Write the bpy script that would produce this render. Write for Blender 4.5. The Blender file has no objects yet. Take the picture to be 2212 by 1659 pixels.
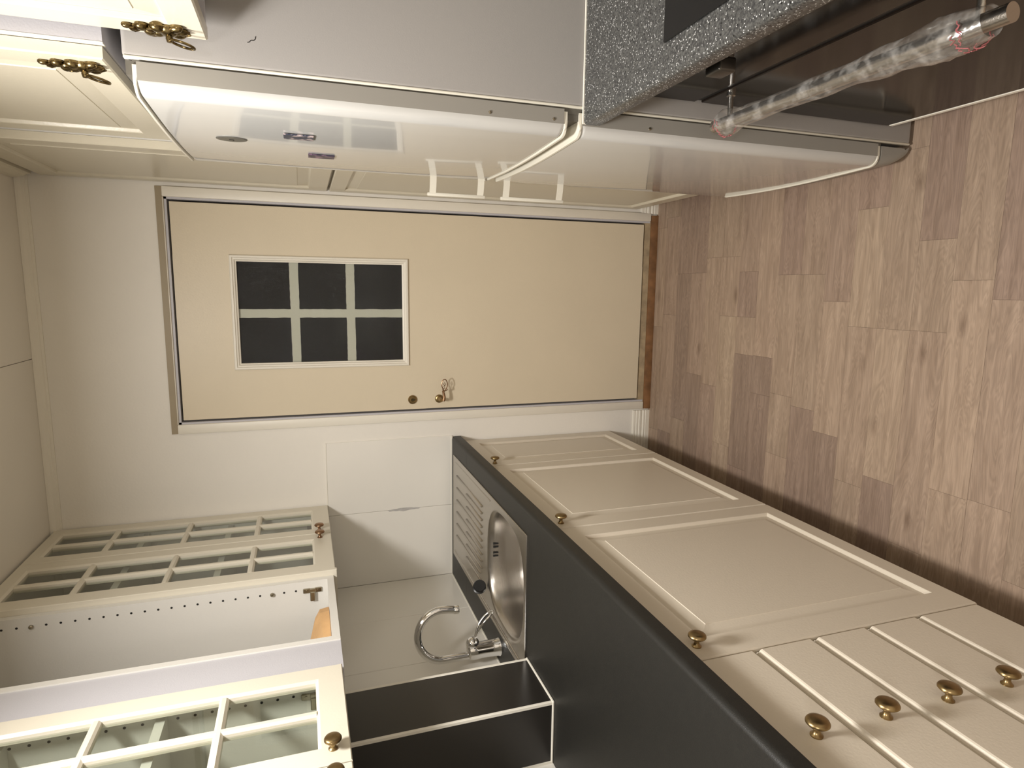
import bpy, bmesh, math, random
from mathutils import Vector, Matrix
random.seed(7)
PI = math.pi
S = bpy.context.scene
COL = S.collection

# ------------------------------------------------------------------ camera
cam_d = bpy.data.cameras.new('camera')
cam = bpy.data.objects.new('camera', cam_d); COL.objects.link(cam)
CAMROT = ((0.0118420,-0.3174689,-0.9481947),(0.9885791,0.1461911,-0.0366005),(0.1502372,-0.9369321,0.3155743))
M3 = Matrix(CAMROT)                      # rows: image right, image up, backwards
cam.matrix_world = Matrix.Translation((0.05253,-2.41610,1.45871)) @ M3.transposed().to_4x4()
cam_d.sensor_width = 36.0
cam_d.lens = 21.9740
cam_d.clip_start = 0.02
S.camera = cam

# ------------------------------------------------------------------ world, lights, exposure
w = bpy.data.worlds.new('world'); S.world = w; w.use_nodes = True
w.node_tree.nodes['Background'].inputs[0].default_value = (0.75, 0.72, 0.68, 1)
w.node_tree.nodes['Background'].inputs[1].default_value = 0.01
ld = bpy.data.lights.new('ceiling_light', 'AREA'); ld.shape = 'DISK'; ld.size = 0.24
ld.energy = 24; ld.color = (1.0, 0.97, 0.935)
lo = bpy.data.objects.new('ceiling_light', ld); COL.objects.link(lo); lo.location = (-0.16, -1.55, 2.20)
ld2 = bpy.data.lights.new('rear_fill_light', 'AREA'); ld2.shape = 'DISK'; ld2.size = 0.3  # unseen fill lamp added behind the camera to soften contrast
ld2.energy = 13.5; ld2.color = (1.0, 0.97, 0.935)
lo2 = bpy.data.objects.new('rear_fill_light', ld2); COL.objects.link(lo2); lo2.location = (0.0, -3.2, 2.22)
S.view_settings.view_transform = 'Standard'
S.view_settings.look = 'None'
S.view_settings.gamma = 1.0
S.view_settings.use_curve_mapping = False
S.view_settings.exposure = 0.27

# ------------------------------------------------------------------ materials
def srgb(r, g, b):
    f = lambda c: (c/255/12.92) if c/255 <= .04045 else ((c/255+.055)/1.055)**2.4
    return (f(r), f(g), f(b), 1)

def mat(name, col, rough=.5, metal=0, spec=.5, coat=0, bump=0, bscale=50, var=0, vscale=3):
    m = bpy.data.materials.new(name); m.use_nodes = True
    n = m.node_tree.nodes; l = m.node_tree.links; p = n['Principled BSDF']
    p.inputs['Base Color'].default_value = col
    p.inputs['Roughness'].default_value = rough; p.inputs['Metallic'].default_value = metal
    p.inputs['Specular IOR Level'].default_value = spec
    p.inputs['Coat Weight'].default_value = coat; p.inputs['Coat Roughness'].default_value = .04
    tc = n.new('ShaderNodeTexCoord')
    if var:
        t = n.new('ShaderNodeTexNoise'); t.inputs['Scale'].default_value = vscale; t.inputs['Detail'].default_value = 4
        l.new(tc.outputs['Object'], t.inputs['Vector'])
        r = n.new('ShaderNodeValToRGB')
        r.color_ramp.elements[0].position = .3; r.color_ramp.elements[1].position = .7
        r.color_ramp.elements[0].color = tuple(c*(1-var) for c in col[:3])+(1,)
        r.color_ramp.elements[1].color = tuple(min(1, c*(1+var)) for c in col[:3])+(1,)
        l.new(t.outputs['Fac'], r.inputs[0]); l.new(r.outputs[0], p.inputs['Base Color'])
    if bump:
        t = n.new('ShaderNodeTexNoise'); t.inputs['Scale'].default_value = bscale; t.inputs['Detail'].default_value = 3
        l.new(tc.outputs['Object'], t.inputs['Vector'])
        b = n.new('ShaderNodeBump'); b.inputs['Strength'].default_value = bump; b.inputs['Distance'].default_value = .002
        l.new(t.outputs['Fac'], b.inputs['Height']); l.new(b.outputs[0], p.inputs['Normal'])
    return m

M = {}
M['wall'] = mat('wall_paint', srgb(238, 233, 223), .6, bump=.25, bscale=120, var=.02)
M['ceiling'] = mat('ceiling_paint', srgb(232, 226, 214), .7, var=.02)
M['trim'] = mat('trim_paint', srgb(234, 228, 214), .42, bump=.2, bscale=60)
M['splash'] = mat('splashback_laminate', srgb(238, 234, 225), .17, spec=.55, var=.012, bump=.06, bscale=7)
M['cream'] = mat('cream_cabinet_lacquer', srgb(214, 204, 187), .30, spec=.5, bump=.12, bscale=240)
M['cream_glass'] = mat('cream_glazed_door_lacquer', srgb(218, 211, 194), .30, spec=.5, bump=.08, bscale=240)
M['old_cream'] = mat('cream_foil_tall_cabinet', srgb(212, 204, 184), .28, spec=.5, bump=.1, bscale=160)
M['door'] = mat('cream_door_paint', srgb(219, 206, 181), .40, spec=.4, bump=.12, bscale=200, var=.02, vscale=4)
M['mel'] = mat('white_melamine', srgb(220, 217, 210), .42, spec=.4, bump=.15, bscale=300)
M['mel_cool'] = mat('cool_white_melamine', srgb(192, 190, 194), .42, spec=.4, bump=.15, bscale=300)
M['dark_hole'] = mat('peg_hole_black', (.01, .009, .008, 1), .8)
M['plinth'] = mat('plinth_brown', srgb(96, 80, 62), .6)
M['counter'] = mat('charcoal_worktop', srgb(34, 33, 30), .45, spec=.35, bump=.2, bscale=700, var=.06, vscale=60)
M['seal'] = mat('white_sealant', srgb(238, 233, 220), .35)
M['chase'] = mat('black_gloss_panel', srgb(36, 33, 30), .32, spec=.6)
M['black'] = mat('black_plastic', (.012, .012, .012, 1), .35)
M['gasket'] = mat('grey_gasket', srgb(96, 92, 84), .6)
M['fridge'] = mat('fridge_white_gloss', srgb(199, 198, 194), .12, spec=.6, coat=.7, bump=.02, bscale=9)
M['fridge_side'] = mat('fridge_side_shaded_enamel', srgb(160, 156, 152), .42, spec=.45, bump=.06, bscale=420)  # white body paint greyed: the side's shade is in the colour
M['fridge_edge'] = mat('fridge_edge_shaded_plastic', srgb(152, 148, 140), .4)  # grey carries the shade of the door's side face
M['handle_plastic'] = mat('white_handle_plastic', srgb(226, 221, 206), .22)
M['brass'] = mat('aged_brass', srgb(150, 129, 92), .33, metal=1, var=.25, vscale=60)
M['brass_dark'] = mat('antique_brass', srgb(118, 102, 70), .25, metal=1, var=.45, vscale=90)
M['bronze'] = mat('copper_bronze', srgb(150, 120, 94), .34, metal=1, var=.15, vscale=60)
M['chrome'] = mat('chrome', (.82, .82, .82, 1), .06, metal=1)
M['nickel'] = mat('nickel_plate', srgb(168, 160, 142), .28, metal=1)
M['steel'] = mat('brushed_steel', srgb(186, 181, 174), .26, metal=1, bump=.12, bscale=500)
M['oven_glass'] = mat('oven_black_glass', srgb(24, 18, 14), .12, spec=.22)
M['hob'] = mat('hob_black_glass', (.008, .008, .008, 1), .2, spec=.4)
M['knob_dark'] = mat('dark_grey_knob', srgb(92, 89, 84), .3, metal=.8)
M['paper'] = mat('brown_paper', srgb(200, 160, 112), .8, bump=.4, bscale=90, var=.1, vscale=20)
M['threshold_worn'] = mat('worn_threshold_paint', srgb(150, 130, 100), .6, var=.25, vscale=30)
M['threshold_wood'] = mat('threshold_bare_wood', srgb(124, 88, 56), .45, var=.3, vscale=25)
M['badge'] = mat('badge_metal', srgb(120, 118, 112), .35, metal=.6)
M['smear'] = mat('grey_filler_smear', srgb(186, 182, 178), .7, var=.1, vscale=60)
M['hall'] = mat('hall_wall_paint', srgb(64, 62, 58), .8)
M['casing_edge'] = mat('casing_edge_tan', srgb(158, 143, 116), .5)
M['red'] = mat('red_print', srgb(168, 96, 98), .4)

def glass_mat(name, fac, tint, rough, bump=0, bscale=200):
    m = bpy.data.materials.new(name); m.use_nodes = True
    n = m.node_tree.nodes; l = m.node_tree.links
    n.remove(n['Principled BSDF']); out = n['Material Output']
    tr = n.new('ShaderNodeBsdfTransparent'); tr.inputs[0].default_value = tint
    gl = n.new('ShaderNodeBsdfGlossy'); gl.inputs['Roughness'].default_value = rough
    gl.inputs[0].default_value = (1, 1, 1, 1)
    fr = n.new('ShaderNodeFresnel'); fr.inputs[0].default_value = 1.5
    ad = n.new('ShaderNodeMath'); ad.operation = 'MULTIPLY_ADD'; ad.inputs[1].default_value = .9; ad.inputs[2].default_value = fac
    l.new(fr.outputs[0], ad.inputs[0])
    ge = n.new('ShaderNodeNewGeometry'); io = n.new('ShaderNodeMath'); io.operation = 'MULTIPLY_ADD'
    io.inputs[1].default_value = -.4999; io.inputs[2].default_value = 1.5
    l.new(ge.outputs['Backfacing'], io.inputs[0]); l.new(io.outputs[0], fr.inputs[0])
    mx = n.new('ShaderNodeMixShader'); l.new(ad.outputs[0], mx.inputs[0]); l.new(tr.outputs[0], mx.inputs[1]); l.new(gl.outputs[0], mx.inputs[2])
    l.new(mx.outputs[0], out.inputs[0])
    if bump:
        tc = n.new('ShaderNodeTexCoord'); t = n.new('ShaderNodeTexNoise'); t.inputs['Scale'].default_value = bscale
        t.inputs['Detail'].default_value = 2
        l.new(tc.outputs['Object'], t.inputs['Vector'])
        b = n.new('ShaderNodeBump'); b.inputs['Strength'].default_value = bump; b.inputs['Distance'].default_value = .004
        l.new(t.outputs['Fac'], b.inputs['Height']); l.new(b.outputs[0], gl.inputs['Normal']); l.new(b.outputs[0], fr.inputs['Normal'])
    return m
M['pane'] = glass_mat('cabinet_glass', .02, (.88, .90, .87, 1), .02)
M['pattern_glass'] = glass_mat('patterned_door_glass', .0, (.90, .91, .88, 1), .12, .9, 260)
def film_mat():
    m = glass_mat('clear_film', .12, (.97, .96, .94, 1), .16, .35, 60)
    n = m.node_tree.nodes; l = m.node_tree.links
    out = n['Material Output']; src = out.inputs[0].links[0].from_socket
    df = n.new('ShaderNodeBsdfDiffuse'); df.inputs[0].default_value = (.82, .79, .74, 1)
    tc = n.new('ShaderNodeTexCoord'); t = n.new('ShaderNodeTexNoise'); t.inputs['Scale'].default_value = 45; t.inputs['Detail'].default_value = 5
    l.new(tc.outputs['Object'], t.inputs['Vector'])
    r = n.new('ShaderNodeMapRange'); r.inputs[1].default_value = .48; r.inputs[2].default_value = .75; r.inputs[3].default_value = .05; r.inputs[4].default_value = .34
    l.new(t.outputs['Fac'], r.inputs[0])
    mx = n.new('ShaderNodeMixShader'); l.new(r.outputs[0], mx.inputs[0]); l.new(src, mx.inputs[1]); l.new(df.outputs[0], mx.inputs[2])
    l.new(mx.outputs[0], out.inputs[0]); return m
M['film'] = film_mat()

def speckle():
    m = mat('speckled_grey_worktop', srgb(98, 98, 98), .3, spec=.5)
    n = m.node_tree.nodes; l = m.node_tree.links; p = n['Principled BSDF']
    tc = n.new('ShaderNodeTexCoord')
    t1 = n.new('ShaderNodeTexNoise'); t1.inputs['Scale'].default_value = 330; t1.inputs['Detail'].default_value = 3
    t2 = n.new('ShaderNodeTexVoronoi'); t2.inputs['Scale'].default_value = 420
    t3 = n.new('ShaderNodeTexVoronoi'); t3.inputs['Scale'].default_value = 200
    for t in (t1, t2, t3): l.new(tc.outputs['Object'], t.inputs['Vector'])
    r1 = n.new('ShaderNodeValToRGB'); e = r1.color_ramp.elements
    e[0].position = .38; e[0].color = srgb(54, 54, 54); e[1].position = .66; e[1].color = srgb(96, 96, 93)
    l.new(t1.outputs['Fac'], r1.inputs[0])
    def spots(tex, seedcut, thr, colr, prev):
        sep = n.new('ShaderNodeSeparateColor'); l.new(tex.outputs['Color'], sep.inputs[0])
        c = n.new('ShaderNodeMath'); c.operation = 'GREATER_THAN'; c.inputs[1].default_value = seedcut
        l.new(sep.outputs[0], c.inputs[0])
        d = n.new('ShaderNodeMath'); d.operation = 'LESS_THAN'; d.inputs[1].default_value = thr
        l.new(tex.outputs['Distance'], d.inputs[0])
        mu = n.new('ShaderNodeMath'); mu.operation = 'MULTIPLY'; l.new(c.outputs[0], mu.inputs[0]); l.new(d.outputs[0], mu.inputs[1])
        mx = n.new('ShaderNodeMix'); mx.data_type = 'RGBA'
        l.new(mu.outputs[0], mx.inputs[0]); l.new(prev, mx.inputs[6]); mx.inputs[7].default_value = colr
        return mx.outputs[2]
    o = spots(t2, .88, .40, srgb(214, 214, 212), r1.outputs[0])
    o = spots(t3, .90, .28, srgb(24, 24, 24), o)
    l.new(o, p.inputs['Base Color'])
    return m
M['speckle'] = speckle()

def plank_mat():
    m = mat('laminate_planks', srgb(170, 140, 115), .42, spec=.4)
    n = m.node_tree.nodes; l = m.node_tree.links; p = n['Principled BSDF']
    tc = n.new('ShaderNodeTexCoord'); oi = n.new('ShaderNodeObjectInfo'); geo = n.new('ShaderNodeNewGeometry')
    off = n.new('ShaderNodeVectorMath'); off.operation = 'SCALE'; off.inputs[3].default_value = 37.0
    cmb = n.new('ShaderNodeCombineXYZ'); l.new(oi.outputs['Random'], cmb.inputs[0]); l.new(oi.outputs['Random'], cmb.inputs[1])
    l.new(cmb.outputs[0], off.inputs[0])
    add = n.new('ShaderNodeVectorMath'); add.operation = 'ADD'; l.new(geo.outputs['Position'], add.inputs[0]); l.new(off.outputs[0], add.inputs[1])
    mp = n.new('ShaderNodeMapping'); mp.inputs['Scale'].default_value = (2.0, 26, 1); l.new(add.outputs[0], mp.inputs[0])
    g = n.new('ShaderNodeTexNoise'); g.inputs['Scale'].default_value = 2.2; g.inputs['Detail'].default_value = 7
    g.inputs['Roughness'].default_value = .62; g.inputs['Distortion'].default_value = .6
    l.new(mp.outputs[0], g.inputs['Vector'])
    mp2 = n.new('ShaderNodeMapping'); mp2.inputs['Scale'].default_value = (.9, 6.5, 1); l.new(add.outputs[0], mp2.inputs[0])
    wv = n.new('ShaderNodeTexNoise'); wv.inputs['Scale'].default_value = 2.6; wv.inputs['Detail'].default_value = 2; wv.inputs['Distortion'].default_value = 2.5
    l.new(mp2.outputs[0], wv.inputs['Vector'])
    rings = n.new('ShaderNodeMath'); rings.operation = 'MULTIPLY'; rings.inputs[1].default_value = 70
    l.new(wv.outputs['Fac'], rings.inputs[0])
    sn = n.new('ShaderNodeMath'); sn.operation = 'SINE'; l.new(rings.outputs[0], sn.inputs[0])
    # knots
    mp3 = n.new('ShaderNodeMapping'); mp3.inputs['Scale'].default_value = (4.6, 10.5, 1); l.new(add.outputs[0], mp3.inputs[0])
    kv = n.new('ShaderNodeTexVoronoi'); kv.inputs['Scale'].default_value = 1.0; l.new(mp3.outputs[0], kv.inputs['Vector'])
    kr = n.new('ShaderNodeValToRGB'); kr.color_ramp.elements[0].position = .0; kr.color_ramp.elements[0].color = (1, 1, 1, 1)
    kr.color_ramp.elements[1].position = .17; kr.color_ramp.elements[1].color = (0, 0, 0, 1)
    l.new(kv.outputs['Distance'], kr.inputs[0])
    ks = n.new('ShaderNodeSeparateColor'); l.new(kv.outputs['Color'], ks.inputs[0])
    kc = n.new('ShaderNodeMath'); kc.operation = 'GREATER_THAN'; kc.inputs[1].default_value = .50; l.new(ks.outputs[1], kc.inputs[0])
    kk = n.new('ShaderNodeMath'); kk.operation = 'MULTIPLY'; l.new(kr.outputs[0], kk.inputs[0]); l.new(kc.outputs[0], kk.inputs[1])
    tone = n.new('ShaderNodeValToRGB'); e = tone.color_ramp.elements
    e[0].position = 0; e[0].color = srgb(150, 130, 115); e[1].position = 1; e[1].color = srgb(178, 158, 137)
    for pos, c in ((.2, srgb(160, 138, 123)), (.4, srgb(171, 150, 131)), (.6, srgb(166, 146, 127)), (.8, srgb(174, 152, 133))):
        q = e.new(pos); q.color = c
    l.new(oi.outputs['Random'], tone.inputs[0])
    gr = n.new('ShaderNodeValToRGB'); gr.color_ramp.elements[0].position = .28; gr.color_ramp.elements[0].color = (.66, .62, .585, 1)
    gr.color_ramp.elements[1].position = .68; gr.color_ramp.elements[1].color = (1.08, 1.07, 1.06, 1)
    l.new(g.outputs['Fac'], gr.inputs[0])
    m1 = n.new('ShaderNodeMix'); m1.data_type = 'RGBA'; m1.blend_type = 'MULTIPLY'; m1.inputs[0].default_value = .85
    l.new(tone.outputs[0], m1.inputs[6]); l.new(gr.outputs[0], m1.inputs[7])
    rr = n.new('ShaderNodeMapRange'); rr.inputs[1].default_value = -1; rr.inputs[2].default_value = 1; rr.inputs[3].default_value = .86; rr.inputs[4].default_value = 1.03
    l.new(sn.outputs[0], rr.inputs[0])
    m2 = n.new('ShaderNodeVectorMath'); m2.operation = 'SCALE'; l.new(m1.outputs[2], m2.inputs[0]); l.new(rr.outputs[0], m2.inputs[3])
    m3 = n.new('ShaderNodeMix'); m3.data_type = 'RGBA'; m3.inputs[7].default_value = srgb(92, 70, 54)
    kf = n.new('ShaderNodeMath'); kf.operation = 'MULTIPLY'; kf.inputs[1].default_value = .55; l.new(kk.outputs[0], kf.inputs[0])
    l.new(kf.outputs[0], m3.inputs[0]); l.new(m2.outputs[0], m3.inputs[6])
    l.new(m3.outputs[2], p.inputs['Base Color'])
    return m
M['plank'] = plank_mat()

def magnet_mat(name, a, b, sc):
    m = mat(name, a, .3); n = m.node_tree.nodes; l = m.node_tree.links; p = n['Principled BSDF']
    tc = n.new('ShaderNodeTexCoord'); t = n.new('ShaderNodeTexNoise'); t.inputs['Scale'].default_value = sc; t.inputs['Detail'].default_value = 3
    l.new(tc.outputs['Object'], t.inputs['Vector'])
    r = n.new('ShaderNodeValToRGB'); r.color_ramp.elements[0].position = .5; r.color_ramp.elements[0].color = a
    r.color_ramp.elements[1].position = .62; r.color_ramp.elements[1].color = b
    l.new(t.outputs['Fac'], r.inputs[0]); l.new(r.outputs[0], p.inputs['Base Color']); return m
M['magnet_a'] = magnet_mat('magnet_print_blue', srgb(46, 52, 72), srgb(176, 160, 160), 70)
M['magnet_b'] = magnet_mat('magnet_print_purple', srgb(54, 46, 66), srgb(140, 110, 130), 60)

# ------------------------------------------------------------------ mesh helpers
class MB:
    def __init__(self): self.bm = bmesh.new()
    def box(self, x0, x1, y0, y1, z0, z1, bev=0, seg=2):
        b = bmesh.new()
        r = bmesh.ops.create_cube(b, size=1)
        sx, sy, sz = abs(x1-x0), abs(y1-y0), abs(z1-z0)
        for v in b.verts:
            v.co = Vector((v.co.x*sx+(x0+x1)/2, v.co.y*sy+(y0+y1)/2, v.co.z*sz+(z0+z1)/2))
        if bev:
            bmesh.ops.bevel(b, geom=list(b.edges), offset=bev, segments=seg, affect='EDGES', profile=.5)
        self.join(b); return self
    def join(self, b):
        me = bpy.data.meshes.new('t'); b.to_mesh(me); b.free(); self.bm.from_mesh(me); bpy.data.meshes.remove(me)
    def quads(self, loops, close_v=False, cap0=False, cap1=False):
        """loops: list of equal length closed rings of points"""
        vs = [[self.bm.verts.new(p) for p in L] for L in loops]
        n = len(vs[0]); k = len(vs)
        for i in range(k if close_v else k-1):
            a, b = vs[i], vs[(i+1) % k]
            for j in range(n):
                try: self.bm.faces.new((a[j], a[(j+1) % n], b[(j+1) % n], b[j]))
                except ValueError: pass
        if cap0: self.bm.faces.new(list(reversed(vs[0])))
        if cap1: self.bm.faces.new(vs[-1])
        return self
    def lathe(self, o, axis, prof, seg=24):
        """prof: (radius, distance along axis)"""
        o = Vector(o); ax = Vector(axis).normalized()
        u = ax.orthogonal().normalized(); v = ax.cross(u)
        loops = []
        for r, d in prof:
            r = max(r, 1e-5)
            loops.append([o+ax*d+(u*math.cos(2*PI*i/seg)+v*math.sin(2*PI*i/seg))*r for i in range(seg)])
        return self.quads(loops, cap0=True, cap1=True)
    def tube(self, pts, rad, seg=12, cap=True, closed=False, squash=None):
        pts = [Vector(p) for p in pts]; n = len(pts); loops = []
        prev = None
        for i, p in enumerate(pts):
            if closed: t = (pts[(i+1) % n]-pts[i-1]).normalized()
            else: t = (pts[min(i+1, n-1)]-pts[max(i-1, 0)]).normalized()
            if prev is None: u = t.orthogonal().normalized()
            else:
                u = prev-t*prev.dot(t); u.normalize()
            prev = u; v = t.cross(u)
            r = rad[i] if isinstance(rad, (list, tuple)) else rad
            loops.append([p+(u*math.cos(2*PI*k/seg)+v*math.sin(2*PI*k/seg)*(squash or 1))*r for k in range(seg)])
        return self.quads(loops, close_v=closed, cap0=cap and not closed, cap1=cap and not closed)
    def prism(self, poly, axis, a, b):
        """poly 2D in the two other axes (order xyz without axis), extruded a..b"""
        def P(q, t):
            if axis == 'x': return (t, q[0], q[1])
            if axis == 'y': return (q[0], t, q[1])
            return (q[0], q[1], t)
        return self.quads([[P(q, a) for q in poly], [P(q, b) for q in poly]], cap0=True, cap1=True)
    def build(self, name, m, parent=None, smooth=False, label=None, kind=None):
        bm = self.bm
        bmesh.ops.recalc_face_normals(bm, faces=list(bm.faces))
        if parent is not None:
            w0 = wloc(parent)
            for v in bm.verts: v.co -= w0
        me = bpy.data.meshes.new(name); bm.to_mesh(me); bm.free()
        me.materials.append(m)
        if smooth:
            for p in me.polygons: p.use_smooth = True
            try: me.set_sharp_from_angle(angle=math.radians(38))
            except Exception: pass
        o = bpy.data.objects.new(name, me); COL.objects.link(o)
        if parent is not None: o.parent = parent
        if label: o['label'] = label
        if kind: o['kind'] = kind
        return o

def wloc(o):
    v = Vector((0, 0, 0))
    while o is not None:
        v += o.location; o = o.parent
    return v

def thing(name, loc, label, cat, group=None):
    o = bpy.data.objects.new(name, None); COL.objects.link(o); o.location = loc
    o.empty_display_size = .05
    o['label'] = label; o['category'] = cat
    if group: o['group'] = group
    return o
def tag(o, label, cat, group=None):
    o['label'] = label; o['category'] = cat
    if group: o['group'] = group
    return o
def struct(o): o['kind'] = 'structure'; return o

# rectangle loop on a vertical face whose outward normal is sgn*X ; depth measured inwards
def rloop(xf, sgn, y0, y1, z0, z1, ins, dep):
    x = xf - sgn*dep
    return [(x, y0+ins, z0+ins), (x, y1-ins, z0+ins), (x, y1-ins, z1-ins), (x, y0+ins, z1-ins)]

# ------------------------------------------------------------------ room shell
XL, XR, YB, ZC, YR = -1.130, 0.99, 0.0, 2.29, -4.2
LX0, LX1, LZ0, LZ1 = -0.4213, 0.3315, 0.060, 1.866     # door leaf
b = MB()
b.box(XL-.1, LX0-.016, 0, .1, -.1, ZC+.1).box(LX1+.016, XR+.1, 0, .1, -.1, ZC+.1).box(LX0-.016, LX1+.016, 0, .1, LZ1+.016, ZC+.1)
b.box(LX0-.016, LX1+.016, 0, .1, -.1, 0)
wall_back = struct(b.build('wall_back', M['wall']))
wall_left = struct(MB().box(XL-.1, XL, YR, 0, -.1, ZC+.1).build('wall_left', M['wall']))
wall_right = struct(MB().box(XR, XR+.1, YR, 0, -.1, ZC+.1).build('wall_right', M['wall']))
wall_rear = struct(MB().box(XL-.1, XR+.1, YR-.1, YR, -.1, ZC+.1).build('wall_rear', M['wall']))
wall_hall = struct(MB().box(XL-.1, XR+.1, 1.1, 1.2, -.1, ZC+.1).build('wall_hall', M['hall']))
b = MB()
for y0, y1 in ((YR, -3.0), (-3.0+.0015, -1.8), (-1.8+.0015, -.60), (-.6+.0015, 0)):
    b.box(XL, -.19-.001, y0, y1, ZC, ZC+.05); b.box(-.19+.001, XR, y0, y1, ZC, ZC+.05)
b.box(XL-.1, XR+.1, YR-.1, 1.2, ZC+.05, ZC+.1)
struct(b.build('ceiling', M['ceiling']))
floor = struct(MB().box(XL, XR, YR, 1.1, -.1, -.008).build('floor', M['plank']))
# laminate strips, each its own piece (joints run across the room)
ys = [0.0]; y = -.087
while y > YR: ys.append(y); y -= .0956
ys.append(YR)
fixed = {0: [-.10], 1: [.35], 2: [.121, -.47], 3: [.122], 4: [.176], 5: [.175, -.035], 6: [.121, -.034, -.164], 7: [-.162, -.29],
         8: [.107, -.276, -.476], 9: [.106, -.302], 10: [.028], 11: [.277, -.04], 12: [-.04], 13: [.182, -.039], 14: [-.423], 15: [-.42]}
fxl, fxr = -.70, .66
for k in range(len(ys)-1):
    ya, yb = ys[k+1], ys[k]
    if k in fixed:
        cuts = sorted(fixed[k])
        while cuts[0]-.34 > fxl: cuts.insert(0, cuts[0]-random.uniform(.38, .6))
        while cuts[-1]+.34 < fxr: cuts.append(cuts[-1]+random.uniform(.38, .6))
    else:
        cuts = [fxl+random.uniform(.1, .5)]
        while cuts[-1]+.4 < fxr: cuts.append(cuts[-1]+random.uniform(.38, .62))
    cuts = [c for c in cuts if fxl+.03 < c < fxr-.03]
    xs = [fxl]+cuts+[fxr]
    g = .00022
    gy = .0003 if k % 2 else .00012
    for i in range(len(xs)-1):
        mb = MB(); mb.box(xs[i]+g, xs[i+1]-g, ya+g, yb-gy, -.008, 0)
        mb.build('plank', M['plank'], floor)
# crown moulding
def crown(pairs, name):
    struct(pairs.build(name, M['trim']))
prof = [(0, 2.258), (-.005, 2.258), (-.006, 2.264), (-.010, 2.267), (-.011, 2.274), (-.017, 2.281), (-.018, 2.2895), (0, 2.2895)]
crown(MB().prism([(p[0], p[1]) for p in prof], 'x', XL, XR), 'trim_1')
prof_r = [(XR+p[0], p[1]) for p in prof]
# door casing boards and reveal
def casing():
    C0, C1 = -.467, .377
    t = .014
    for (x0, x1, z0, z1, nm) in ((C0, LX0-.012, .034, 1.884, 'trim_2'), (LX1+.012, C1, .034, 1.884, 'trim_3'), (LX0-.012, LX1+.012, LZ1+.014, 1.884, 'trim_4')):
        struct(MB().box(x0, x1, -t, 0, z0, z1, bev=.003).build(nm, M['trim'], smooth=True))
    struct(MB().box(C0, C1, -.006, 0, 1.8845, 1.905).build('trim_6', M['casing_edge']))
    b = MB()
    b.box(LX0-.012, LX0-.005, -.006, .06, .034, LZ1+.014).box(LX1+.005, LX1+.012, -.006, .06, .034, LZ1+.014).box(LX0-.012, LX1+.012, -.006, .06, LZ1+.006, LZ1+.014)
    b.box(LX0-.0158, LX0-.012, -.0, .10, .0, LZ1+.015).box(LX1+.012, LX1+.0158, .0, .10, .0, LZ1+.015)
    struct(b.build('trim_5', M['mel_cool']))
casing()
# baseboards with fluted profile
bp = [(0, 0), (-.012, 0), (-.013, .018), (-.010, .021), (-.0135, .025), (-.0135, .030), (-.009, .034), (-.012, .040), (-.0125, .048), (-.008, .052),
      (-.011, .056), (-.010, .062), (-.0065, .065), (-.0085, .069), (-.007, .076), (0, .078)]
struct(MB().prism(bp, 'x', XL, -.474).build('baseboard_back', M['trim']))
struct(MB().prism(bp, 'x', .374, XR).build('baseboard_back_right', M['trim']))
# threshold
th = thing('door_threshold', (-.045, -.01, 0), 'worn timber threshold under the cream door', 'threshold')
MB().prism([(.10, .0), (-.016, .0), (-.018, .010), (-.012, .030), (-.008, .031), (.0, .031), (.10, .031)], 'x', LX0-.045, LX1+.036).build('sill', M['threshold_wood'], th, smooth=True)
MB().prism([(.10, .0315), (-.006, .0315), (-.004, .036), (.004, .054), (.10, .056)], 'x', LX0-.012, LX1+.012).build('tread', M['threshold_worn'], th)
# splashback panels on back and left walls
def splash_back(x0, x1):
    MB().box(x0, x1, -.006, 0, .898, 1.388, bev=.0012, seg=1).build('splashback_panel', M['splash'], wall_back)
splash_back(-.8235, -.535); splash_back(-1.124, -.8245)
MB().box(-.535, -1.124, -.007, -.001, 1.388, 1.3905).build('edge_trim', M['seal'], wall_back)
for y0, y1 in ((-.2965, -.006), (-.5945, -.2975), (-.921, -.5955), (-1.40, -1.112), (-1.70, -1.401), (-2.02, -1.701)):
    MB().box(XL, -1.124, y0, y1, .898, 1.39, bev=.001, seg=1).build('splashback_panel', M['splash'], wall_left)
MB().box(-1.124, -.537, -.0085, -.006, .8985, .9035).build('sealant_bead', M['seal'], wall_back)
MB().box(-1.1245, -1.1215, -.92, -.006, .8985, .9035).build('sealant_bead', M['seal'], wall_left)
# smear of filler on the back splashback
b = MB(); bm = b.bm
pts = []
for i in range(26):
    a = 2*PI*i/26
    pts.append((-.825+math.cos(a)*(.0055+random.uniform(-.0022, .0025)), -.0066, 1.10+math.sin(a)*(.066+random.uniform(-.006, .006))))
vs = [bm.verts.new(p) for p in pts]; bm.faces.new(vs)
b.build('filler_smear', M['smear'], wall_back)

# ------------------------------------------------------------------ cream door with window
door = thing('door_1', (-.045, .02, 0), 'cream flush door with a small six-pane window', 'door')
door['kind'] = 'structure'
WX0, WX1, WZ0, WZ1 = -.2235, .1395, 1.094, 1.673     # glass opening
fy = -.0015
b = MB()
g = .0015
b.box(LX0+g, WX0-.012, fy, .038, LZ0, LZ1, bev=.001, seg=1).box(WX1+.012, LX1-g, fy, .038, LZ0, LZ1, bev=.001, seg=1)
b.box(WX0-.013, WX1+.013, fy, .038, LZ0, WZ0-.012).box(WX0-.013, WX1+.013, fy, .038, WZ1+.012, LZ1)
b.build('door_leaf', M['door'], door)
def ywin(ins, dep):
    y = fy+dep
    return [(WX0-.022+ins, y, WZ0-.026+ins), (WX1+.020-ins, y, WZ0-.026+ins), (WX1+.020-ins, y, WZ1+.018-ins), (WX0-.022+ins, y, WZ1+.018-ins)]
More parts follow.
